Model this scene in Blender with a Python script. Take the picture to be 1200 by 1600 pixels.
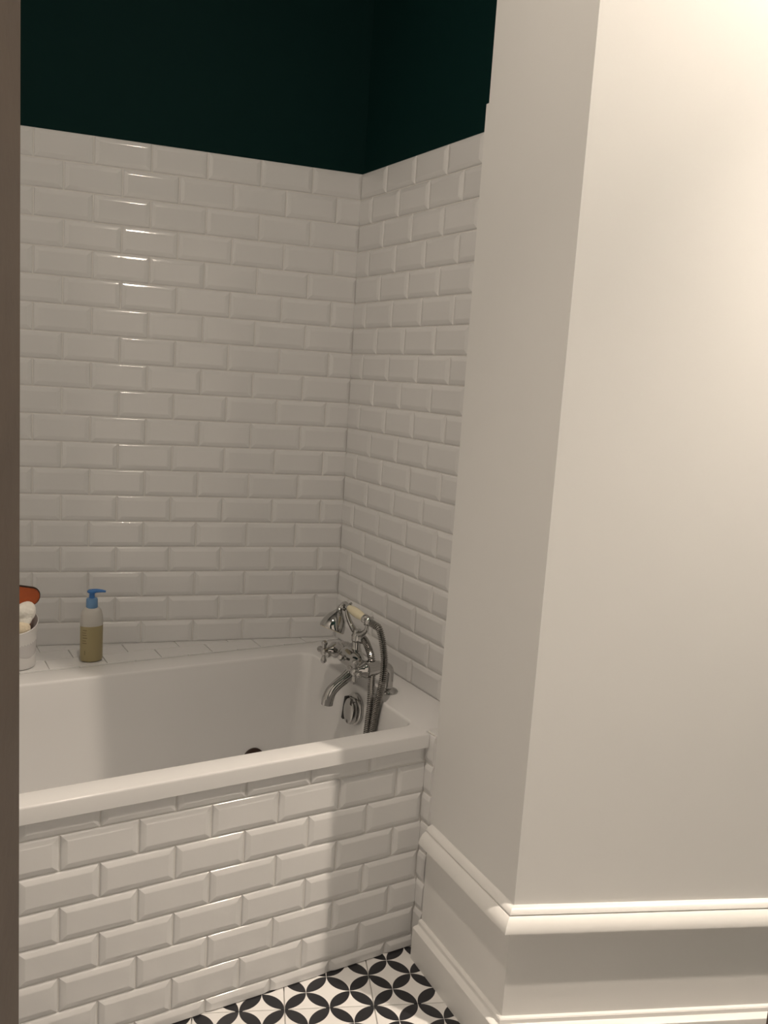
import bpy, bmesh, math, random
from mathutils import Vector, Matrix
random.seed(7)
scene = bpy.context.scene
for o in list(bpy.data.objects): bpy.data.objects.remove(o)
COL = scene.collection
V = Vector

# ------------------------------------------------------------------ camera
CAM = V((-1.15657, -1.64713, 1.41229))
FW = V((0.51097615, 0.84654828, -0.14919578))
RT = V((0.85934399, -0.50726715, 0.06486874))
UP = V((0.0207676, 0.16135687, 0.98667759))
cd = bpy.data.cameras.new('camera'); cam = bpy.data.objects.new('camera', cd); COL.objects.link(cam)
cd.sensor_fit = 'HORIZONTAL'; cd.sensor_width = 36.0; cd.lens = 36.0 * 1346.75 / 1200.0
cd.clip_start = 0.02; cd.clip_end = 50
cam.matrix_world = Matrix(((RT.x, UP.x, -FW.x, CAM.x), (RT.y, UP.y, -FW.y, CAM.y), (RT.z, UP.z, -FW.z, CAM.z), (0, 0, 0, 1)))
scene.camera = cam

# ------------------------------------------------------------------ world (dim hallway behind the camera)
wd = bpy.data.worlds.new('world'); scene.world = wd; wd.use_nodes = True
wd.node_tree.nodes['Background'].inputs[0].default_value = (1.0, 0.85, 0.70, 1)
wd.node_tree.nodes['Background'].inputs[1].default_value = 0.55

LAMP_COLOR = (1.0, 0.852, 0.705)
LAMP_POWER = [45.0, 185.0, 210.0]      # beam of each ceiling light
LENS_GLOW = [2600.0, 8300.0, 8000.0]    # wide spill from each lens
CEIL = 3.0
LAMPS = [(-0.76, -0.57), (0.452, -1.174), (1.47, -1.60)]
vs = scene.view_settings
vs.view_transform = 'Standard'; vs.look = 'None'; vs.exposure = 0.30; vs.gamma = 1.0; vs.use_curve_mapping = False

# ------------------------------------------------------------------ materials
def mat(name, color, rough=0.5, metal=0.0, spec=0.5, **kw):
    m = bpy.data.materials.new(name); m.use_nodes = True
    nt = m.node_tree; b = nt.nodes['Principled BSDF']
    b.inputs['Base Color'].default_value = (*color, 1); b.inputs['Roughness'].default_value = rough
    b.inputs['Metallic'].default_value = metal; b.inputs['Specular IOR Level'].default_value = spec
    for k, v in kw.items():
        if k in ('noise', 'bump', 'bscale', 'nscale', 'bdist'): continue
        b.inputs[k.replace('_', ' ')].default_value = v
    L = nt.links; N = nt.nodes
    tc = N.new('ShaderNodeNewGeometry')
    if kw.get('noise'):
        n = N.new('ShaderNodeTexNoise'); n.inputs['Scale'].default_value = kw.get('nscale', 6.0); n.inputs['Detail'].default_value = 4
        L.new(tc.outputs['Position'], n.inputs['Vector'])
        mx = N.new('ShaderNodeMix'); mx.data_type = 'RGBA'
        a = kw['noise']
        mx.inputs[6].default_value = (*[c * (1 - a) for c in color], 1); mx.inputs[7].default_value = (*[min(1, c * (1 + a)) for c in color], 1)
        L.new(n.outputs['Fac'], mx.inputs[0]); L.new(mx.outputs[2], b.inputs['Base Color'])
    if kw.get('bump'):
        n = N.new('ShaderNodeTexNoise'); n.inputs['Scale'].default_value = kw.get('bscale', 20.0); n.inputs['Detail'].default_value = 3
        L.new(tc.outputs['Position'], n.inputs['Vector'])
        bp = N.new('ShaderNodeBump'); bp.inputs['Strength'].default_value = kw['bump']; bp.inputs['Distance'].default_value = kw.get('bdist', 0.002)
        L.new(n.outputs['Fac'], bp.inputs['Height']); L.new(bp.outputs['Normal'], b.inputs['Normal'])
    return m

M_TILE = mat('white_glazed_tile', (0.70, 0.70, 0.70), 0.10, spec=0.5, bump=0.35, bscale=22, bdist=0.0012, noise=0.02, nscale=9)
M_GROUT = mat('pale_grout', (0.70, 0.69, 0.67), 0.85, spec=0.2, noise=0.08, nscale=60)
M_GREEN = mat('dark_green_paint', (0.0022, 0.0175, 0.0165), 0.7, spec=0.08, bump=0.15, bscale=180, bdist=0.0006)
M_PLASTER = mat('white_wall_paint', (0.72, 0.72, 0.71), 0.6, spec=0.3, bump=0.12, bscale=140, bdist=0.0006, noise=0.015, nscale=5)
M_GLOSSW = mat('white_wood_paint', (0.74, 0.735, 0.72), 0.38, spec=0.45, bump=0.1, bscale=60, bdist=0.0006)
M_CEIL = mat('ceiling_paint', (0.74, 0.74, 0.73), 0.8, spec=0.2)
M_BATH = mat('white_acrylic', (0.71, 0.71, 0.71), 0.2, spec=0.5)
M_WOOD = mat('dark_brown_paint', (0.062, 0.047, 0.035), 0.5, spec=0.35, noise=0.2, nscale=14, bump=0.2, bscale=50)
M_CHROME = mat('chrome', (0.49, 0.485, 0.475), 0.045, 1.0)
M_HOSE = mat('hose_steel', (0.40, 0.39, 0.375), 0.14, 1.0)
M_CREAM = mat('cream_ceramic', (0.72, 0.66, 0.48), 0.15)
M_BLACK = mat('slot_shadow_black', (0.008, 0.008, 0.008), 0.4)  # black that paints the shade in the overflow slot
M_BLUE = mat('blue_plastic', (0.04, 0.17, 0.46), 0.35)
M_BLUE2 = mat('blue_translucent_plastic', (0.13, 0.26, 0.46), 0.4)
M_BOTTLE = mat('milky_plastic', (0.66, 0.64, 0.60), 0.35, Transmission_Weight=0.25, IOR=1.35)
M_LIQUID = mat('olive_soap', (0.38, 0.32, 0.17), 0.3, Transmission_Weight=0.15)
M_PRINT = mat('faded_print', (0.22, 0.18, 0.095), 0.5)
M_CUP = mat('frosted_plastic', (0.74, 0.73, 0.72), 0.3, Transmission_Weight=0.15)
M_CUPIN = mat('grey_label', (0.50, 0.49, 0.49), 0.5)
M_PUFF = mat('white_netting', (0.78, 0.76, 0.70), 0.85, bump=0.8, bscale=160, bdist=0.003)
M_BEIGE = mat('beige_sponge', (0.70, 0.61, 0.46), 0.9, bump=0.8, bscale=220, bdist=0.003)
M_RUST = mat('rust_orange_plastic', (0.30, 0.062, 0.012), 0.35, noise=0.3, nscale=30)
M_DARKP = mat('dark_brown_plastic', (0.03, 0.012, 0.006), 0.4)
def glow(strength):
    m = bpy.data.materials.new('lamp_lens'); m.use_nodes = True
    b = m.node_tree.nodes['Principled BSDF']; b.inputs['Emission Color'].default_value = (*LAMP_COLOR, 1); b.inputs['Emission Strength'].default_value = strength
    return m

def floor_material(period):
    m = mat('patterned_floor_tile', (0.7, 0.7, 0.7), 0.3, spec=0.4)
    nt = m.node_tree; N = nt.nodes; L = nt.links; b = N['Principled BSDF']
    tc = N.new('ShaderNodeTexCoord'); sx = N.new('ShaderNodeSeparateXYZ'); L.new(tc.outputs['Object'], sx.inputs[0])
    def op(o, a, c=None):
        n = N.new('ShaderNodeMath'); n.operation = o
        for i, s in enumerate((a, c)):
            if s is None: continue
            if isinstance(s, (int, float)): n.inputs[i].default_value = s
            else: L.new(s, n.inputs[i])
        return n.outputs[0]
    k = 1.0 / period   # lattice rotated 45 degrees, spacing period/sqrt2
    A = op('MULTIPLY', op('ADD', sx.outputs[0], sx.outputs[1]), k)
    B = op('MULTIPLY', op('SUBTRACT', sx.outputs[1], sx.outputs[0]), k)
    u = op('ABSOLUTE', op('SUBTRACT', op('FRACT', A), 0.5)); v = op('ABSOLUTE', op('SUBTRACT', op('FRACT', B), 0.5))
    def d2(p, q): return op('ADD', op('POWER', op('SUBTRACT', 1.0, p), 2.0), op('POWER', q, 2.0))
    dm = op('MINIMUM', d2(u, v), d2(v, u))
    dark = op('LESS_THAN', dm, 0.492)
    mx = N.new('ShaderNodeMix'); mx.data_type = 'RGBA'; L.new(dark, mx.inputs[0])
    mx.inputs[6].default_value = (0.74, 0.73, 0.715, 1); mx.inputs[7].default_value = (0.022, 0.022, 0.025, 1)
    L.new(mx.outputs[2], b.inputs['Base Color'])
    return m

# ------------------------------------------------------------------ helpers
def finish(me, angle=35):
    me.polygons.foreach_set('use_smooth', [True] * len(me.polygons))
    me.set_sharp_from_angle(angle=math.radians(angle)); me.update()

def link(name, me, material, parent=None, angle=35, smooth=True, matrix=None):
    if material and not me.materials: me.materials.append(material)
    if smooth: finish(me, angle)
    o = bpy.data.objects.new(name, me); COL.objects.link(o)
    if matrix is not None: o.matrix_world = matrix
    if parent is not None:
        o.parent = parent
    return o

def from_bm(name, bm, material, parent=None, angle=35, smooth=True, matrix=None):
    bmesh.ops.recalc_face_normals(bm, faces=bm.faces)
    me = bpy.data.meshes.new(name); bm.to_mesh(me); bm.free()
    return link(name, me, material, parent, angle, smooth, matrix)

def empty(name, loc, label, cat, group=None):
    o = bpy.data.objects.new(name, None); COL.objects.link(o); o.location = loc; o.empty_display_size = 0.05
    tag(o, label, cat, group); return o

def tag(o, label, cat, group=None):
    o['label'] = label; o['category'] = cat
    if group: o['group'] = group
    return o

def structure(o, label, cat):
    o['kind'] = 'structure'; o['label'] = label; o['category'] = cat; return o

def prism(bm, pts, z0, z1):
    b = [bm.verts.new((p[0], p[1], z0)) for p in pts]; t = [bm.verts.new((p[0], p[1], z1)) for p in pts]
    n = len(pts)
    for i in range(n): bm.faces.new((b[i], b[(i + 1) % n], t[(i + 1) % n], t[i]))
    bm.faces.new(b); bm.faces.new(t)

def frame_of(d):
    d = V(d).normalized(); a = V((0, 0, 1)) if abs(d.z) < 0.9 else V((1, 0, 0))
    x = a.cross(d).normalized(); return x, d.cross(x).normalized(), d

def lathe(bm, origin, direction, prof, n=20, sx=1.0, sy=1.0, cap=True):
    """prof: list of (radius, distance along direction)"""
    x, y, d = frame_of(direction); o = V(origin); rings = []
    for r, h in prof:
        if r < 1e-6: rings.append([bm.verts.new(o + d * h)])
        else: rings.append([bm.verts.new(o + d * h + x * (r * sx * math.cos(2 * math.pi * k / n)) + y * (r * sy * math.sin(2 * math.pi * k / n))) for k in range(n)])
    for a, b in zip(rings, rings[1:]):
        for k in range(n):
            va = a[k % len(a)], a[(k + 1) % len(a)]; vb = b[k % len(b)], b[(k + 1) % len(b)]
            f = []
            for q in (va[0], va[1], vb[1], vb[0]):
                if q not in f: f.append(q)
            if len(f) > 2: bm.faces.new(f)
    if cap:
        for r in (rings[0], rings[-1]):
            if len(r) > 2: bm.faces.new(r)

def catmull(pts, m=8):
    P = [V(p) for p in pts]; P = [P[0] * 2 - P[1]] + P + [P[-1] * 2 - P[-2]]; out = []
    for i in range(1, len(P) - 2):
        a, b, c, d = P[i - 1:i + 3]
        for k in range(m):
            t = k / m
            out.append(0.5 * ((2 * b) + (c - a) * t + (2 * a - 5 * b + 4 * c - d) * t * t + (3 * b - a - 3 * c + d) * t ** 3))
    out.append(P[-2].copy()); return out

def tube(bm, path, radii, n=12, cap=True):
    """path of points, radii scalar or list; parallel transported rings"""
    if not isinstance(radii, (list, tuple)): radii = [radii] * len(path)
    t0 = (path[1] - path[0]).normalized(); x, y, _ = frame_of(t0); prev = t0; rings = []
    for i, p in enumerate(path):
        t = (path[min(i + 1, len(path) - 1)] - path[max(i - 1, 0)]).normalized()
        q = prev.rotation_difference(t); x = q @ x; y = q @ y; prev = t
        rings.append([bm.verts.new(p + x * (radii[i] * math.cos(2 * math.pi * k / n)) + y * (radii[i] * math.sin(2 * math.pi * k / n))) for k in range(n)])
    for a, b in zip(rings, rings[1:]):
        for k in range(n): bm.faces.new((a[k], a[(k + 1) % n], b[(k + 1) % n], b[k]))
    if cap: bm.faces.new(rings[0]); bm.faces.new(rings[-1])

def ball(bm, c, r, n=14, m=8, scale=(1, 1, 1)):
    mt = Matrix.Translation(V(c)) @ Matrix.Diagonal((*scale, 1))
    bmesh.ops.create_uvsphere(bm, u_segments=n, v_segments=m, radius=r, matrix=mt)

def lerp_list(vals, n):
    out = []
    for i in range(n):
        t = i / (n - 1) * (len(vals) - 1); k = min(int(t), len(vals) - 2); f = t - k
        out.append(vals[k] * (1 - f) + vals[k + 1] * f)
    return out

# ------------------------------------------------------------------ metro tiles
P, Q, GAP = 0.1551, 0.0770, 0.0020
TW, TH = P - GAP, Q - GAP
BEVEL = [(0, 0), (0, 0.0024), (0.0005, 0.0037), (0.0014, 0.0049), (0.0028, 0.0059), (0.0044, 0.0065), (0.0122, 0.0087), (0.0132, 0.0089), (0.0145, 0.0090), (0.0160, 0.0090)]
FLAT = [(0, 0), (0, 0.0058), (0.0004, 0.0066), (0.0012, 0.0070), (0.0022, 0.0070)]
def tile_bm(w, h, prof):
    bm = bmesh.new(); rings = []
    for ins, z in prof:
        rings.append([bm.verts.new(p) for p in ((ins, ins, z), (w - ins, ins, z), (w - ins, h - ins, z), (ins, h - ins, z))])
    for a, b in zip(rings, rings[1:]):
        for k in range(4): bm.faces.new((a[k], a[(k + 1) % 4], b[(k + 1) % 4], b[k]))
    bm.faces.new(rings[-1]); bm.faces.new(list(reversed(rings[0])))
    return bm

def tile_mesh(bm, material):
    for e in bm.edges: e.smooth = True
    bmesh.ops.recalc_face_normals(bm, faces=bm.faces)
    for f in bm.faces: f.smooth = True
    for e in bm.edges:          # mitre lines and cut edges stay crisp, the rounded rims stay smooth
        if len(e.link_faces) == 2:
            n1, n2 = e.link_faces[0].normal, e.link_faces[1].normal
            flip = n1.xy.length > 1e-4 and n2.xy.length > 1e-4 and abs(n1.xy.normalized().dot(n2.xy.normalized())) < 0.9
            if flip or n1.angle(n2, 0) > math.radians(55): e.smooth = False
    me = bpy.data.meshes.new('tile'); bm.to_mesh(me); bm.free(); me.materials.append(material); return me

FULL = {}
def lay_tiles(parent, origin, U, N, rows, clip, prof, key, material=None, tilt=0.0):
    """rows: list of (u0 of a joint, v of row bottom). clip: list of (point2, normal2) half planes kept where (p-point).normal<0 in (u,v)"""
    U = V(U).normalized(); N = V(N).normalized(); VV = N.cross(U); material = material or M_TILE
    base = Matrix(((U.x, VV.x, N.x, origin[0]), (U.y, VV.y, N.y, origin[1]), (U.z, VV.z, N.z, origin[2]), (0, 0, 0, 1)))
    if key not in FULL: FULL[key] = tile_mesh(tile_bm(TW, TH, prof), material)
    for u0, v0, umin, umax in rows:
        k = math.floor((umin - u0) / P)
        while u0 + k * P < umax:
            u = u0 + k * P + GAP / 2; v = v0 + GAP / 2; k += 1
            corners = [(u, v), (u + TW, v), (u + TW, v + TH), (u, v + TH)]
            state = 1; cuts = []
            for pt, nm in clip:
                s = [(c[0] - pt[0]) * nm[0] + (c[1] - pt[1]) * nm[1] for c in corners]
                if min(s) > -0.004: state = 0; break
                if max(s) > 1e-4: cuts.append((pt, nm))
            if not state: continue
            if cuts:
                bm = tile_bm(TW, TH, prof)
                for pt, nm in cuts:
                    bmesh.ops.bisect_plane(bm, geom=bm.verts[:] + bm.edges[:] + bm.faces[:], plane_co=(pt[0] - u, pt[1] - v, 0), plane_no=(nm[0], nm[1], 0), clear_outer=True)
                    be = [e for e in bm.edges if e.is_boundary]
                    if be: bmesh.ops.holes_fill(bm, edges=be, sides=0)
                if len(bm.faces) < 4: bm.free(); continue
                me = tile_mesh(bm, material)
            else: me = FULL[key]
            o = bpy.data.objects.new('tile', me); COL.objects.link(o)
            j = Matrix.Identity(4)
            if tilt:
                c = Matrix.Translation((TW / 2, TH / 2, 0))
                j = c @ Matrix.Rotation(random.gauss(0, tilt), 4, 'X') @ Matrix.Rotation(random.gauss(0, tilt), 4, 'Y') @ c.inverted()
            o.matrix_world = base @ Matrix.Translation((u, v, 0)) @ j
            o.parent = parent

# ------------------------------------------------------------------ key geometry (metres; x along the bath, y away from the camera)
BC = V((0.1458, 0.7674, 0)); BD = V((0.97618, -0.21697, 0)); BN = V((-0.21697, -0.97618, 0))   # back wall
TOP = 2.030; RIM = 0.576
A0 = V((0.009, -0.0335, 0)); B0 = V((-0.0183, -0.3911, 0))       # recess side: back edge, projecting corner
WD = V((0.9246, -0.3809, 0)); WN = V((-0.3809, -0.9246, 0))      # right wall direction, normal to camera
C0 = B0 + WD * 1.75
DOOR_D = 0.75
XL = -1.46
def doorpt(s, d): return V((CAM.x, CAM.y, 0)) + WD * s - WN * d
S_L, S_R = -0.1925, 0.558
back_at = lambda x: BC.y + (x - BC.x) * BD.y / BD.x

# ------------------------------------------------------------------ structure
OFF = 0.005      # plaster sits this far behind the tile rims
# back wall
o1 = BC - BN * OFF
L0 = o1 - BD * ((o1.x - XL) / BD.x + 0.15); R0 = o1 + BD * 0.15
bm = bmesh.new(); prism(bm, [L0, R0, R0 - BN * 0.1, L0 - BN * 0.1], 0, CEIL)
wall_back = structure(from_bm('wall_back', bm, M_GREEN), 'dark green wall above white metro tiles behind the bath', 'wall')
bm = bmesh.new(); g0 = BC - BN * (OFF - 0.0005) ; e = BN * 0.0012
prism(bm, [L0, o1 + BD * 0.004, o1 + BD * 0.004 + BN * 0.0035, L0 + BN * 0.0035], RIM - 0.01, TOP - 0.001)
from_bm('grout_bed', bm, M_GROUT, wall_back)
# end wall
XE = 0.1458
bm = bmesh.new(); prism(bm, [(XE + OFF, -0.0335), (XE + OFF + 0.1, -0.0335), (XE + OFF + 0.1, 0.72), (XE + OFF, BC.y - 0.001)], 0, CEIL)
wall_end = structure(from_bm('wall_end', bm, M_GREEN), 'short green wall above white metro tiles at the tap end of the bath', 'wall')
bm = bmesh.new(); prism(bm, [(XE + OFF - 0.0035, -0.033), (XE + OFF, -0.033), (XE + OFF, BC.y), (XE + OFF - 0.0035, BC.y)], RIM - 0.01, TOP - 0.001)
from_bm('grout_bed', bm, M_GROUT, wall_end)
# projecting wall on the right
E0 = C0 - WN * 0.12
bm = bmesh.new()
prism(bm, [A0, B0, C0, E0, (0.26, -0.36), (0.245, -0.0335)], 0, 2.021)
A1 = A0 + (B0 - A0).normalized() * 0.010
prism(bm, [A1, B0, C0, E0, (0.26, -0.36), (0.245, A1.y)], 2.021, CEIL)
wall_right = structure(from_bm('wall_right', bm, M_PLASTER), 'plain white painted wall projecting on the right of the bath', 'wall')

# partition with the doorway, side walls, ceiling, floor
def wall_box(name, pts, z0, z1, label, m=M_PLASTER):
    b = bmesh.new(); prism(b, pts, z0, z1); return structure(from_bm(name, b, m), label, 'wall')
T = 0.12
bm = bmesh.new()
s_left = (XL - 0.1 - doorpt(0, DOOR_D - T).x) / WD.x
s_right = (C0 - doorpt(0, DOOR_D)).dot(WD) + 0.1
for a, b_, z0, z1 in ((s_left, S_L - 0.03, 0, CEIL), (S_R + 0.03, s_right, 0, CEIL), (S_L - 0.03, S_R + 0.03, 2.08, CEIL)):
    prism(bm, [doorpt(a, DOOR_D - T + 0.004), doorpt(b_, DOOR_D - T + 0.004), doorpt(b_, DOOR_D - 0.004), doorpt(a, DOOR_D - 0.004)], z0, z1)
structure(from_bm('wall_front', bm, M_GREEN), 'dark green partition wall around the doorway the view looks through', 'wall')
dl = doorpt(s_left, DOOR_D)
wall_box('wall_left', [(XL - 0.1, dl.y - 0.0), (XL, doorpt((XL - doorpt(0, DOOR_D).x) / WD.x, DOOR_D).y), (XL, back_at(XL) - 0.001), (XL - 0.1, back_at(XL - 0.1) - 0.001)], 0, CEIL, 'white wall at the foot of the bath')
f1 = C0; f2 = doorpt((C0 - doorpt(0, DOOR_D)).dot(WD), DOOR_D)
wall_box('wall_side', [f1 - WN * 0.0, f2, f2 + WD * 0.1, f1 + WD * 0.1], 0, CEIL, 'white wall at the far right end of the room')
shell = [(XL - 0.1, dl.y), f2 + WD * 0.1, C0 + WD * 0.1, E0 + WD * 0.1, (0.26, 0.85), (XL - 0.1, 1.3)]
dn = doorpt(s_left, DOOR_D - T), doorpt(s_right, DOOR_D - T)
bm = bmesh.new(); prism(bm, [dn[0], dn[1]] + shell[2:], CEIL, CEIL + 0.08)
ceiling = structure(from_bm('ceiling', bm, M_CEIL), 'white ceiling above the bathroom', 'ceiling')
bm = bmesh.new(); prism(bm, [doorpt(s_left, -0.6), doorpt(s_right, -0.6)] + shell[2:], -0.09, -0.0085)
floor = structure(from_bm('floor', bm, M_GROUT), 'floor of black and white petal patterned tiles', 'floor')
FP = 0.204
M_FLOOR = floor_material(FP / 2)
fb = tile_bm(FP - 0.0022, FP - 0.0022, [(0, 0), (0, 0.0080), (0.0005, 0.0086), (0.0012, 0.0088)])
bmesh.ops.translate(fb, verts=fb.verts, vec=(-(FP - 0.0022) / 2, -(FP - 0.0022) / 2, 0))
fme = tile_mesh(fb, M_FLOOR); fang = math.atan2(WD.y, WD.x)
nd = -WN
for i in range(-9, 12):
    for j in range(-6, 3):
        c = WD * (-0.1203 + (i + 0.5) * FP) + nd * (-0.2070 + (j + 0.5) * FP)
        # keep what lies on the room floor: in front of bath panel and right wall, inside the doorway
        dcam = (c - V((CAM.x, CAM.y, 0))).dot(nd)
        if dcam < DOOR_D - 0.25: continue
        if c.y > 0.13 or c.x < XL - 0.05: continue
        if c.x > B0.x + 0.10 and (c - B0).dot(WN) < -0.05: continue
        if (c - B0).dot(WD) > 1.8: continue
        o = bpy.data.objects.new('tile', fme); COL.objects.link(o)
        o.matrix_world = Matrix.Translation((c.x, c.y, -0.0088)) @ Matrix.Rotation(fang, 4, 'Z'); o.parent = floor

# tiles on the walls
rows = []
for r in range(19):
    rows.append(((-(-0.0215) * P) + (0 if r % 2 == 0 else P / 2), TOP - (r + 1) * Q, -(BC.x - XL) / BD.x - 0.1, 0.0))
umin = -(BC.x - XL - 0.002) / BD.x
lay_tiles(wall_back, o1, BD, BN, rows, [((-0.0015, 0), (1, 0)), ((umin, 0), (-1, 0)), ((0, RIM + 0.0008), (0, -1))], BEVEL, 'metro', tilt=0.0016)
rows = [((-0.0272 * P) + (0 if r % 2 == 0 else P / 2), TOP - (r + 1) * Q, 0.0, 0.81) for r in range(19)]
lay_tiles(wall_end, V((XE + OFF, BC.y, 0)), (0, -1, 0), (-1, 0, 0), rows, [((0.0035, 0), (-1, 0)), ((0.80, 0), (1, 0)), ((0, RIM + 0.001), (0, -1))], BEVEL, 'metro', tilt=0.0016)

# skirting board swept round the projecting corner
PROF = [(0, .350), (.006, .3492), (.013, .345), (.0168, .339), (.0172, .3378), (.0150, .3370), (.0150, .3350), (.0190, .3345), (.0265, .3285), (.0325, .319), (.0355, .3095), (.0355, .3060), (.0315, .3035), (.0120, .3022), (.0100, .299), (.0100, .1000), (.0165, .0988), (.0185, .0965), (.0190, .0880), (.0215, .0862), (.0300, .0850), (.0335, .0825), (.0340, .0790), (.0340, 0.0), (0, 0)]
rd = (B0 - A0).normalized(); rn = V((rd.y, -rd.x, 0))
if rn.x > 0: rn = -rn
st = A0 + rd * 0.010
bm = bmesh.new(); R3 = []
mit = (rn + WN); mit = mit / mit.dot(rn)
for base, dirn in ((st, rn), (B0, mit), (C0 - WD * 0.002, WN)):
    R3.append([bm.verts.new((base.x + dirn.x * d, base.y + dirn.y * d, z)) for d, z in PROF])
for a, b_ in zip(R3, R3[1:]):
    n = len(PROF)
    for k in range(n): bm.faces.new((a[k], a[(k + 1) % n], b_[(k + 1) % n], b_[k]))
bm.faces.new(R3[0]); bm.faces.new(R3[-1])
structure(from_bm('baseboard_right', bm, M_GLOSSW, angle=28), 'tall white moulded skirting board around the projecting wall', 'skirting')

# door lining
tr = bpy.data.objects.new('trim_1', None); COL.objects.link(tr); tr.location = doorpt((S_L + S_R) / 2, DOOR_D - T / 2)
structure(tr, 'dark brown painted door lining at the left edge of the view', 'door frame')
def lining(name, s0, s1, d0, d1, z0, z1):
    b = bmesh.new(); prism(b, [doorpt(s0, d0), doorpt(s1, d0), doorpt(s1, d1), doorpt(s0, d1)], z0, z1)
    bmesh.ops.bevel(b, geom=b.edges[:], offset=0.0022, segments=3, affect='EDGES')
    bmesh.ops.translate(b, verts=b.verts, vec=-tr.location)
    return from_bm(name, b, M_WOOD, tr)
lining('jamb', S_L - 0.029, S_L - 0.0004, DOOR_D - 0.020, DOOR_D, 0, 2.05)
lining('rebate_strip', S_L - 0.029, S_L + 0.0008, DOOR_D - T, DOOR_D - 0.0201, 0, 2.05)
lining('jamb', S_R, S_R + 0.029, DOOR_D - T, DOOR_D, 0, 2.05)
lining('head', S_L - 0.029, S_R + 0.029, DOOR_D - T, DOOR_D, 2.05, 2.079)

# ------------------------------------------------------------------ ceiling lights
LABELS = ['round white downlight in the ceiling above the doorway side of the bath', 'round white downlight in the ceiling near the projecting white wall', 'round white downlight in the ceiling at the far right end of the room']
for (x, y), lb, pw, gl in zip(LAMPS, LABELS, LAMP_POWER, LENS_GLOW):
    t = empty('downlight', (x, y, CEIL), lb, 'ceiling light', 'downlights in a row along the ceiling')
    b = bmesh.new(); lathe(b, (0, 0, 0), (0, 0, -1), [(0.021, 0.001), (0.021, 0.003), (0.038, 0.006), (0.044, 0.004), (0.044, 0.0), (0.021, 0.0)], 28, cap=False)
    from_bm('bezel', b, M_CEIL, t)
    b = bmesh.new(); lathe(b, (0, 0, 0), (0, 0, -1), [(0.0, 0.0005), (0.020, 0.0005), (0.020, 0.0025), (0.0, 0.0025)], 24)
    from_bm('lens', b, glow(gl), t)
    ld = bpy.data.lights.new('lamp', 'SPOT'); ld.energy = pw; ld.color = LAMP_COLOR; ld.shadow_soft_size = 0.022
    ld.spot_size = math.radians(70); ld.spot_blend = 1.0
    lo = bpy.data.objects.new('lamp', ld); COL.objects.link(lo); lo.parent = t; lo.location = (0, 0, -0.012)

# ------------------------------------------------------------------ tiled bath panel
bp = empty('bath_surround', (-0.7, 0.03, 0), 'white brick tiled panel along the front of the bath', 'bath surround')
bm = bmesh.new(); prism(bm, [(XL, 0.0019), (0.009, 0.0019), (0.009, 0.04), (XL, 0.04)], 0, 0.5375)
bmesh.ops.translate(bm, verts=bm.verts, vec=-bp.location); from_bm('grout_bed', bm, M_GROUT, bp)
rows = []
for r in range(8): rows.append((-0.0017 * P + (0 if r % 2 == 0 else P / 2), 0.5728 - (r + 1) * Q, XL, 0.0))
holder = bp; inv = Matrix.Translation(-bp.location)
before = set(COL.objects)
lay_tiles(bp, V((0, OFF, 0)), (1, 0, 0), (0, -1, 0), rows, [((-0.0006, 0), (1, 0)), ((XL + 0.001, 0), (-1, 0)), ((0, 0.003), (0, -1)), ((0, 0.5375), (0, 1))], BEVEL, 'metro', tilt=0.002)
for o in set(COL.objects) - before: o.matrix_parent_inverse = inv
# narrow tiled return between the panel and the projecting wall
rows = [(-0.06, 0.5728 - (r + 1) * Q, 0.0, 0.05) for r in range(-1, 8)]
lay_tiles(wall_right, V((0.0092, 0.0, 0)), (0, -1, 0), (-1, 0, 0), rows, [((0.0002, 0), (-1, 0)), ((0.0345, 0), (1, 0)), ((0, 0.003), (0, -1)), ((0, 0.5745), (0, 1))], BEVEL, 'metro')
bm = bmesh.new(); prism(bm, [(0.0045, 0.0008), (0.0045, -0.0335), (0.0094, -0.0335), (0.0094, 0.0008)], 0, 0.5735)
from_bm('grout_bed', bm, M_GROUT, wall_right)
bm = bmesh.new(); prism(bm, [(0.0095, 0.0), (0.0095, -0.0335), (0.14, -0.0335), (0.14, 0.0)], 0, 0.5755)
from_bm('filler_ledge', bm, M_BATH, wall_right)

# ------------------------------------------------------------------ bathtub
def offset_poly(pts, d):
    n = len(pts); out = []
    for i in range(n):
        p0, p1, p2 = V(pts[i - 1]).xy, V(pts[i]).xy, V(pts[(i + 1) % n]).xy
        a = (p1 - p0).normalized(); b = (p2 - p1).normalized(); na = V((-a.y, a.x)); nb = V((-b.y, b.x))
        m = na + nb; m = m / m.dot(na); q = p1 + m * d; out.append((q.x, q.y))
    return out
def rrect(x0, x1, y0, y1, r, n=5):
    out = []
    for cx, cy, a0 in ((x1 - r, y0 + r, -90), (x1 - r, y1 - r, 0), (x0 + r, y1 - r, 90), (x0 + r, y0 + r, 180)):
        for k in range(n + 1):
            a = math.radians(a0 + 90 * k / n); out.append((cx + r * math.cos(a), cy + r * math.sin(a)))
    return out
tub = empty('bathtub', (-0.65, 0.36, 0), 'white rectangular acrylic bathtub set behind the tiled panel', 'bathtub')
bm = bmesh.new()
outer = [(XL + 0.004, -0.0160), (-0.001, -0.0160), (-0.001, 0.0015), (XE + 0.0004, 0.0015), (XE + 0.0004, 0.737), (XL + 0.004, 0.737)]
def ring(pts, z): return [bm.verts.new((p[0], p[1], z)) for p in pts]
def skin(a, b):
    n = len(a)
    for k in range(n): bm.faces.new((a[k], a[(k + 1) % n], b[(k + 1) % n], b[k]))
rs = [ring(offset_poly(outer, 0.0132), 0.5385), ring(offset_poly(outer, 0.001), 0.5385), ring(outer, 0.5395), ring(outer, 0.5705), ring(offset_poly(outer, 0.0008), 0.5733), ring(offset_poly(outer, 0.0027), 0.5752), ring(offset_poly(outer, 0.0055), RIM)]
for a, b_ in zip(rs, rs[1:]): skin(a, b_)
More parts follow.
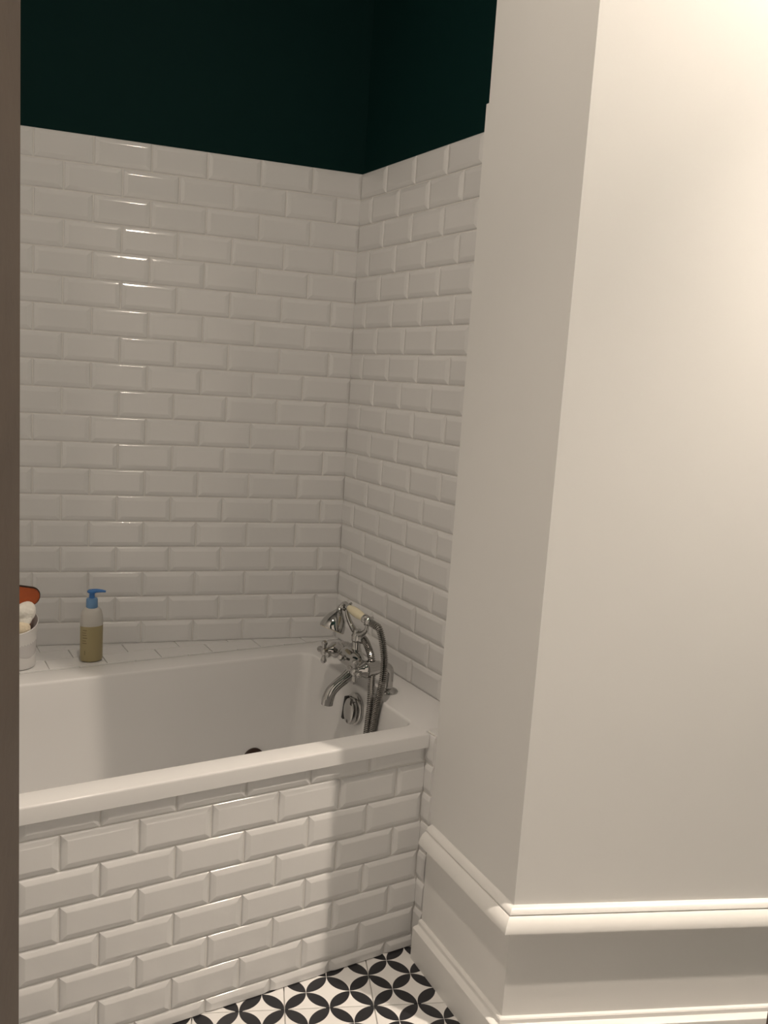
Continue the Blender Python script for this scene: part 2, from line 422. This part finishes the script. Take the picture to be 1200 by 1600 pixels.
IX0, IX1, IY0, IY1 = -1.37, 0.0, 0.041, 0.655
def iring(ins, z, r, tap=0.0): return ring(rrect(IX0 + ins * 2.2, IX1 - ins - tap, IY0 + ins, IY1 - ins, r), z)
irs = [iring(0, RIM, .034), iring(.003, .5752, .034), iring(.0052, .5728, .034), iring(.0065, .568, .034), iring(.012, .50, .038), iring(.030, .30, .05), iring(.042, .235, .06), iring(.060, .200, .06), iring(.085, .184, .05), iring(.11, .18, .04)]
for a, b_ in zip(irs, irs[1:]): skin(a, b_)
bm.faces.new(irs[-1])
ed = []
for loop in (rs[-1], irs[0]):
    for k in range(len(loop)): ed.append(bm.edges.get((loop[k], loop[(k + 1) % len(loop)])))
bmesh.ops.triangle_fill(bm, edges=ed, use_beauty=True)
bmesh.ops.translate(bm, verts=bm.verts, vec=-tub.location)
from_bm('tub_shell', bm, M_BATH, tub, angle=40)
TL = tub.location
def rel(o_loc, p): return V(p) - o_loc
# overflow cover on the tap end wall
oc = V((-0.0145, 0.330, 0.512))
bm = bmesh.new(); lathe(bm, rel(TL, oc), (-1, 0, 0.06), [(0.044, -0.004), (0.045, 0.003), (0.044, 0.006), (0.040, 0.008), (0.0, 0.0085)], 32, sx=0.95, sy=1.0)
ov = from_bm('overflow_plate', bm, M_CHROME, tub)
bm = bmesh.new(); lathe(bm, rel(TL, oc + V((-0.008, -0.004, -0.003))), (-1, 0, 0.06), [(0.034, 0.0), (0.035, 0.010), (0.033, 0.016), (0.028, 0.0185), (0.0, 0.0195)], 32, sx=0.8, sy=1.08)
knob = from_bm('overflow_knob', bm, M_CHROME, ov)
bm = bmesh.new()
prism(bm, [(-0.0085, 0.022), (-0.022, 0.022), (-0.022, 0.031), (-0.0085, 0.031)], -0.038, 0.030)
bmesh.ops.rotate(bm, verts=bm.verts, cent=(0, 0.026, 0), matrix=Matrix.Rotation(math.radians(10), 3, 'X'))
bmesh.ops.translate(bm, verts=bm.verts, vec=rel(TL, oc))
from_bm('shadow_slot', bm, M_BLACK, ov)  # solid black bar stands in for the shaded gap beside the knob
# dark waste cover low on the far side of the tub
bm = bmesh.new(); lathe(bm, rel(TL, V((-0.188, 0.6215, 0.270))), (0, -1, 0.1), [(0.034, -0.003), (0.034, 0.004), (0.030, 0.007), (0.0, 0.009)], 28)
from_bm('waste_cover', bm, M_DARKP, tub)

# ------------------------------------------------------------------ tiled ledge between tub and back wall
lg = empty('tiled_ledge', (-0.65, 0.80, 0), 'wedge shaped ledge of flat white tiles between tub and back wall', 'ledge')
bm = bmesh.new()
xr = BC.x - 0.005 - (0.7385 - back_at(BC.x - 0.005)) / 1.0
xw = BC.x + (0.7385 - BC.y) * BD.x / BD.y
far = lambda x: back_at(x) + 0.0006
prism(bm, [(XL + 0.004, 0.7385), (0.1450, 0.7385), (0.1450, far(0.1450)), (XL + 0.004, far(XL + 0.004))], 0.0, RIM - 0.0045)
bmesh.ops.translate(bm, verts=bm.verts, vec=-lg.location); from_bm('grout_bed', bm, M_GROUT, lg)
rows = []
for k, v in enumerate((0.825 - Q, 0.825, 0.825 + Q, 0.825 + 2 * Q, 0.825 + 3 * Q)):
    rows.append((-0.126 + (P / 2 if k % 2 else 0), v, XL, 0.14))
rows.insert(0, (-0.126 + P / 2, 0.825 - 2 * Q, XL, 0.14))
before = set(COL.objects)
nb = (-BN.x, -BN.y)
lay_tiles(lg, V((0, 0, RIM - 0.0070)), (1, 0, 0), (0, 0, 1), rows, [((0, 0.7390), (0, -1)), ((XL + 0.005, 0), (-1, 0)), ((0.1445, 0), (1, 0)), ((BC.x + BN.x * 0.0004, BC.y + BN.y * 0.0004), nb)], FLAT, 'flat', tilt=0.0015)
inv = Matrix.Translation(-lg.location)
for o in set(COL.objects) - before: o.matrix_parent_inverse = inv

# ------------------------------------------------------------------ bath mixer tap
tap = empty('bath_mixer_tap', (0.047, 0.354, RIM), 'chrome cross handled bath mixer tap on the tub deck', 'tap')
TP = tap.location
def tp(x, y, z): return V((x, y, z)) - TP
YF, YB, YM, ZB = 0.264, 0.444, 0.354, 0.650
XB = -0.022            # body axis
for y in (YF, YB):
    b = bmesh.new()
    path = [V((0.047, y, RIM)), V((0.047, y, ZB - 0.022))]
    for k in range(9):
        a = math.radians(90 * k / 8); path.append(V((0.047 - 0.018 + 0.018 * math.cos(a), y, ZB - 0.018 + 0.018 * math.sin(a))))
    path.append(V((0.010, y, ZB))); path = [p - TP for p in path]
    tube(b, path, 0.0125, 18); pil = from_bm('pillar', b, M_CHROME, tap)
    b = bmesh.new(); lathe(b, tp(0.047, y, RIM), (0, 0, 1), [(0.027, 0.0), (0.0275, 0.003), (0.025, 0.007), (0.018, 0.010), (0.0135, 0.013)], 26)
    from_bm('flange', b, M_CHROME, pil)
    b = bmesh.new(); lathe(b, tp(0.020, y, ZB), (-1, 0, 0), [(0.0165, 0), (0.0175, 0.002), (0.0175, 0.014), (0.016, 0.016)], 6)
    from_bm('nut', b, M_CHROME, pil)
# body bar between the valves
b = bmesh.new()
lathe(b, tp(XB, YF - 0.016, ZB), (0, 1, 0), [(0.0, 0), (0.014, 0.002), (0.0205, 0.009), (0.0215, 0.022), (0.019, 0.032), (0.0165, 0.046), (0.0185, 0.056), (0.025, 0.070), (0.028, 0.090), (0.028, 0.118), (0.025, 0.138), (0.0185, 0.152), (0.0165, 0.162), (0.019, 0.178), (0.0215, 0.188), (0.0205, 0.201), (0.014, 0.209), (0.0, 0.211)], 28)
from_bm('body', b, M_CHROME, tap)
for y in (YF, YB):
    b = bmesh.new()
    lathe(b, tp(0.004, y, ZB), (-1, 0, -0.06), [(0.018, -0.006), (0.0205, 0.004), (0.0210, 0.024), (0.0235, 0.030), (0.0230, 0.036), (0.0175, 0.044), (0.0120, 0.054), (0.0095, 0.060), (0.0, 0.061)], 24)
    from_bm('valve', b, M_CHROME, tap)
    h = V((-0.062, y, ZB - 0.004)); b = bmesh.new()
    lathe(b, h - TP + V((0.010, 0, 0)), (-1, 0, 0), [(0.009, 0), (0.012, 0.004), (0.012, 0.014), (0.009, 0.018), (0.0, 0.021)], 18)
    hub = from_bm('cross_handle', b, M_CHROME, tap)
    for dv in ((0, 0, 1), (0, 0, -1), (0, 1, 0), (0, -1, 0)):
        b = bmesh.new()
        lathe(b, h - TP, dv, [(0.0055, 0.004), (0.0052, 0.010), (0.0062, 0.017), (0.0080, 0.022), (0.0090, 0.026), (0.0078, 0.030), (0.0045, 0.0330), (0.0, 0.034)], 14)
        from_bm('handle_arm', b, M_CHROME, hub)
# spout
b = bmesh.new()
sp = catmull([tp(XB + 0.010, YM - 0.006, ZB - 0.012), tp(-0.020, YM - 0.008, 0.617), tp(-0.045, YM - 0.009, 0.598), tp(-0.068, YM - 0.009, 0.583), tp(-0.086, YM - 0.009, 0.566), tp(-0.094, YM - 0.009, 0.545), tp(-0.096, YM - 0.009, 0.530)], 6)
tube(b, sp, lerp_list([0.021, 0.0185, 0.0155, 0.0150, 0.0158, 0.0168, 0.0165], len(sp)), 18)
spo = from_bm('spout', b, M_CHROME, tap)
b = bmesh.new(); lathe(b, tp(-0.022, YM - 0.008, 0.616), (-0.8, 0, -0.6), [(0.0190, -0.004), (0.0215, -0.001), (0.0215, 0.003), (0.0190, 0.006)], 24)
from_bm('collar', b, M_CHROME, spo)
# diverter lever
b = bmesh.new(); lathe(b, tp(XB - 0.018, YM, ZB + 0.004), (-0.75, -0.45, 0.25), [(0.009, 0), (0.011, 0.005), (0.008, 0.012), (0.005, 0.018), (0.0065, 0.026), (0.009, 0.031), (0.0065, 0.036), (0, 0.038)], 16)
from_bm('diverter_knob', b, M_CHROME, tap)
# riser with hose outlet
XR = -0.010
b = bmesh.new()
lathe(b, tp(XR, YM, ZB + 0.014), (0, 0, 1), [(0.020, -0.004), (0.016, 0.006), (0.0125, 0.012), (0.0120, 0.034), (0.0150, 0.038), (0.0150, 0.052), (0.0125, 0.056), (0.0105, 0.068)], 22)
ris = from_bm('riser', b, M_CHROME, tap)
b = bmesh.new(); lathe(b, tp(XR, YM, ZB + 0.058), (0.35, -0.9, 0.05), [(0.0105, 0.0), (0.0105, 0.014), (0.0130, 0.016), (0.0130, 0.026), (0.0105, 0.028)], 18)
from_bm('hose_outlet', b, M_CHROME, ris)
# cradle: U-shaped fork opening upward, holding the hand shower at both ends
b = bmesh.new()
HD = V((0.010, -0.105, -0.014)); HS = V((-0.020, 0.402, 0.786))      # grip start and direction (head to hose end)
HE = HS + HD
cr = catmull([V((HS.x, HS.y + 0.004, HS.z - 0.006)), V((-0.019, 0.396, 0.760)), V((-0.014, 0.378, 0.735)), V((XR, YM, 0.722)), V((-0.009, 0.328, 0.728)), V((-0.009, 0.306, 0.744)), V((HE.x, HE.y + 0.004, HE.z - 0.010))], 6)
tube(b, [p - TP for p in cr], lerp_list([0.0045, 0.0065, 0.0078, 0.0105, 0.0078, 0.0065, 0.0045], len(cr)), 12)
crd = from_bm('cradle', b, M_CHROME, tap)
for c, s in ((HS, 1), (HE, 1)):
    b = bmesh.new()
    arc = [c - TP + V((0.0135 * math.cos(math.radians(a)), 0.002, 0.0125 * math.sin(math.radians(a)))) for a in range(165, 376, 15)]
    tube(b, arc, 0.0026, 8); ball(b, arc[0] + V((0, 0, 0.003)), 0.0045, 10, 6); ball(b, arc[-1] + V((0, 0, 0.003)), 0.0045, 10, 6)
    from_bm('cradle_fork', b, M_CHROME, crd)

# ------------------------------------------------------------------ hand shower with its hose
hs = empty('hand_shower', HS, 'chrome hand shower with cream grip and ribbed hose lying in the tap cradle', 'hand shower')
hd = HD.normalized()
b = bmesh.new(); lathe(b, hd * 0.010, hd, [(0.0080, 0), (0.0100, 0.006), (0.0122, 0.020), (0.0132, 0.036), (0.0125, 0.052), (0.0105, 0.068), (0.0090, 0.078)], 24)
from_bm('grip', b, M_CREAM, hs)
b = bmesh.new(); lathe(b, hd * 0.087, hd, [(0.0090, 0), (0.0128, 0.002), (0.0128, 0.009), (0.0108, 0.012), (0.0132, 0.014), (0.0132, 0.025), (0.0110, 0.028), (0.0098, 0.036)], 20)
from_bm('hose_nut', b, M_CHROME, hs)
b = bmesh.new()
nk = catmull([hd * 0.012, hd * -0.002, V((-0.001, 0.011, 0.003)), V((-0.005, 0.016, -0.001)), V((-0.010, 0.018, -0.008)), V((-0.014, 0.018, -0.016))], 5)
tube(b, nk, lerp_list([0.0085, 0.0100, 0.0095, 0.0085, 0.0085, 0.0095], len(nk)), 14)
from_bm('neck', b, M_CHROME, hs)
bell_d = V((-0.40, -0.05, -0.90)).normalized(); bo = V((-0.012, 0.018, -0.012))
b = bmesh.new(); lathe(b, bo, bell_d, [(0.0080, -0.004), (0.0100, 0.004), (0.0150, 0.010), (0.0220, 0.018), (0.0285, 0.028), (0.0335, 0.040), (0.0362, 0.050), (0.0370, 0.057), (0.0358, 0.060)], 40)
bell = from_bm('shower_head', b, M_CHROME, hs)
b = bmesh.new(); lathe(b, bo, bell_d, [(0.0348, 0.0595), (0.0338, 0.0615), (0.0, 0.0625)], 28)
from_bm('spray_face', b, M_CREAM, bell)
# hose: one loop from the grip down into the tub and back up to the riser outlet
end0 = HE + hd * 0.018
out0 = V((XR, YM, ZB + 0.058)) + V((0.35, -0.9, 0.05)).normalized() * 0.022
ctrl = [end0, end0 + hd * 0.012, V((-0.004, 0.250, 0.764)), V((-0.002, 0.234, 0.740)), V((-0.004, 0.216, 0.708)), V((-0.008, 0.203, 0.678)), V((-0.014, 0.198, 0.628)), V((-0.018, 0.208, 0.571)), V((-0.024, 0.214, 0.500)), V((-0.034, 0.216, 0.42)), V((-0.050, 0.222, 0.34)), V((-0.072, 0.238, 0.285)), V((-0.090, 0.252, 0.31)), V((-0.066, 0.244, 0.39)), V((-0.034, 0.236, 0.450)), V((-0.024, 0.238, 0.522)), V((-0.018, 0.244, 0.578)), V((-0.015, 0.250, 0.613)), V((-0.011, 0.258, 0.645)), V((-0.007, 0.274, 0.676)), V((-0.004, 0.300, 0.698)), out0 + V((0.002, -0.006, 0.0)), out0]
raw = catmull(ctrl, 12)
pts = []; acc = 0; step = 0.00125; pts.append(raw[0])
for a, c in zip(raw, raw[1:]):
    seg = (c - a).length; pos = step - acc
    while pos <= seg: pts.append(a.lerp(c, pos / seg)); pos += step
    acc = seg - (pos - step)
b = bmesh.new(); tube(b, [p - HS for p in pts], [(0.0104, 0.0104, 0.0072, 0.0072)[k % 4] for k in range(len(pts))], 12)
from_bm('hose', b, M_HOSE, hs, angle=25)

# ------------------------------------------------------------------ soap bottle with blue pump
bx = V((-0.628, 0.785, RIM + 0.0006))
sb = empty('soap_bottle', bx, 'tall milky soap bottle with blue pump and olive liquid on the ledge', 'bottle')
SX, SY = 1.0, 0.80
def ov_lathe(bm, prof, n=28): lathe(bm, (0, 0, 0), (0, 0, 1), prof, n, SY, SX)
b = bmesh.new(); ov_lathe(b, [(0.0, 0.0), (0.026, 0.0005), (0.0300, 0.003), (0.0312, 0.010), (0.0312, 0.104)]); from_bm('liquid_section', b, M_LIQUID, sb)
b = bmesh.new(); ov_lathe(b, [(0.0312, 0.104), (0.0310, 0.122), (0.0295, 0.136), (0.0262, 0.146), (0.0215, 0.152), (0.0175, 0.1545), (0.0155, 0.1565), (0.0, 0.1566)]); from_bm('clear_shoulder', b, M_BOTTLE, sb)
b = bmesh.new(); lathe(b, (0, 0, 0.1545), (0, 0, 1), [(0.0155, 0), (0.0160, 0.002), (0.0155, 0.024), (0.0140, 0.027), (0.0095, 0.028), (0.0, 0.028)], 24); from_bm('collar', b, M_BLUE2, sb)
b = bmesh.new(); lathe(b, (0, 0, 0.182), (0, 0, 1), [(0.0078, 0), (0.0074, 0.014), (0.0082, 0.017)], 18); stem = from_bm('pump_stem', b, M_BLUE, sb)
b = bmesh.new()
nd_ = V((0.955, -0.29, 0.0)).normalized()
lathe(b, (0, 0, 0.197), (0, 0, 1), [(0.0, -0.001), (0.0115, 0.0), (0.0135, 0.002), (0.0130, 0.006), (0.0095, 0.0085), (0.0, 0.0095)], 22)
npth = catmull([V((0, 0, 0.2015)), nd_ * 0.013 + V((0, 0, 0.2025)), nd_ * 0.026 + V((0, 0, 0.2020)), nd_ * 0.037 + V((0, 0, 0.2005))], 4)
tube(b, npth, lerp_list([0.0062, 0.0058, 0.0045, 0.0028], len(npth)), 12)
from_bm('pump_head', b, M_BLUE, sb)
for z, a0, a1, hgt in ((0.092, 212, 236, .003), (0.085, 210, 233, .0025), (0.078, 210, 235, .0025), (0.070, 212, 238, .003), (0.062, 210, 232, .0025), (0.055, 210, 235, .0025), (0.022, 224, 228, .013)):
    b = bmesh.new(); n = 6; lo, hi = [], []
    for k in range(n + 1):
        a = math.radians(a0 + (a1 - a0) * k / n); r = 0.03135
        lo.append(b.verts.new((r * SX * math.cos(a), r * SY * math.sin(a), z))); hi.append(b.verts.new((r * SX * math.cos(a), r * SY * math.sin(a), z + hgt)))
    for k in range(n): b.faces.new((lo[k], lo[k + 1], hi[k + 1], hi[k]))
    from_bm('printed_line', b, M_PRINT, sb)

# ------------------------------------------------------------------ tumbler and what is in it
cx = V((-0.8215, 0.797, RIM + 0.0006))
cup = empty('plastic_tumbler', cx, 'tall white frosted tumbler at the left end of the ledge', 'tumbler')
b = bmesh.new(); lathe(b, (0, 0, 0), (0, 0, 1), [(0.0, 0.0), (0.040, 0.0), (0.0445, 0.003), (0.0465, 0.010), (0.0475, 0.060), (0.0515, 0.128), (0.0535, 0.138), (0.0520, 0.139), (0.0500, 0.128), (0.0455, 0.060), (0.0440, 0.012), (0.0, 0.008)], 36, cap=False)
for v in b.verts:
    if v.co.z > 0.1: v.co.z += 0.38 * (v.co.y + 0.35 * v.co.x) - 0.012
from_bm('cup_wall', b, M_CUP, cup)
b = bmesh.new(); n = 14; lo, hi = [], []
for k in range(n + 1):
    a = math.radians(255 + 85 * k / n); dz = 0.012 * math.sin(math.pi * k / n)
    lo.append(b.verts.new((0.0478 * math.cos(a), 0.0478 * math.sin(a), 0.046 - dz))); hi.append(b.verts.new((0.0492 * math.cos(a), 0.0492 * math.sin(a), 0.098 + dz * 0.3)))
for k in range(n): b.faces.new((lo[k], lo[k + 1], hi[k + 1], hi[k]))
from_bm('grey_patch', b, M_CUPIN, cup)
def lump(name, centre, r, scale, seed, amp, m, label, cat):
    rnd = random.Random(seed); b = bmesh.new(); bmesh.ops.create_icosphere(b, subdivisions=4, radius=1.0)
    dirs = [(V((rnd.uniform(-1, 1), rnd.uniform(-1, 1), rnd.uniform(-1, 1))).normalized(), rnd.uniform(0.5, 1)) for _ in range(26)]
    for v in b.verts:
        d = v.co.normalized(); f = 1.0
        for q, w in dirs: f += amp * w * max(0, d.dot(q) - 0.72) * 3.2
        v.co = V((d.x * scale[0], d.y * scale[1], d.z * scale[2])) * (r * f)
    o = from_bm(name, b, m, None, 180); o.location = centre; return tag(o, label, cat)
lump('bath_puff', cx + V((0.008, -0.018, 0.150)), 0.024, (1.0, 0.8, 1.0), 3, 0.30, M_PUFF, 'crumpled white net bath puff stuffed in the tumbler top', 'bath puff')
lump('sponge', cx + V((0.004, -0.037, 0.118)), 0.021, (1.15, 0.62, 0.85), 9, 0.05, M_BEIGE, 'pale beige sponge pushed into the tumbler below the puff', 'sponge')
# rust coloured brush back leaning out of the tumbler
br = empty('nail_brush', cx + V((0.004, 0.018, 0.135)), 'rust orange plastic brush with dark rim standing in the tumbler', 'brush')
rot = Matrix.Rotation(math.radians(12), 4, 'Y')
def slab(w, h, t, r, n=8):
    b = bmesh.new(); pts = rrect(-w / 2, w / 2, -h / 2, h / 2, r, n); prism(b, pts, -t / 2, t / 2)
    bmesh.ops.bevel(b, geom=[e for e in b.edges if abs(e.verts[0].co.z - e.verts[1].co.z) < 1e-6], offset=t * 0.3, segments=2, affect='EDGES')
    bmesh.ops.rotate(b, verts=b.verts, cent=(0, 0, 0), matrix=Matrix.Rotation(math.radians(90), 3, 'X')); return b
b = slab(0.084, 0.046, 0.012, 0.020); bmesh.ops.translate(b, verts=b.verts, vec=(0, 0, 0.060)); bmesh.ops.transform(b, matrix=rot, verts=b.verts); from_bm('brush_back', b, M_RUST, br)
b = slab(0.091, 0.053, 0.008, 0.024); bmesh.ops.translate(b, verts=b.verts, vec=(0.0, 0.006, 0.060)); bmesh.ops.transform(b, matrix=rot, verts=b.verts); from_bm('brush_rim', b, M_DARKP, br)
b = slab(0.040, 0.12, 0.010, 0.012); bmesh.ops.translate(b, verts=b.verts, vec=(0.012, 0.004, -0.015)); from_bm('brush_handle', b, M_RUST, br)
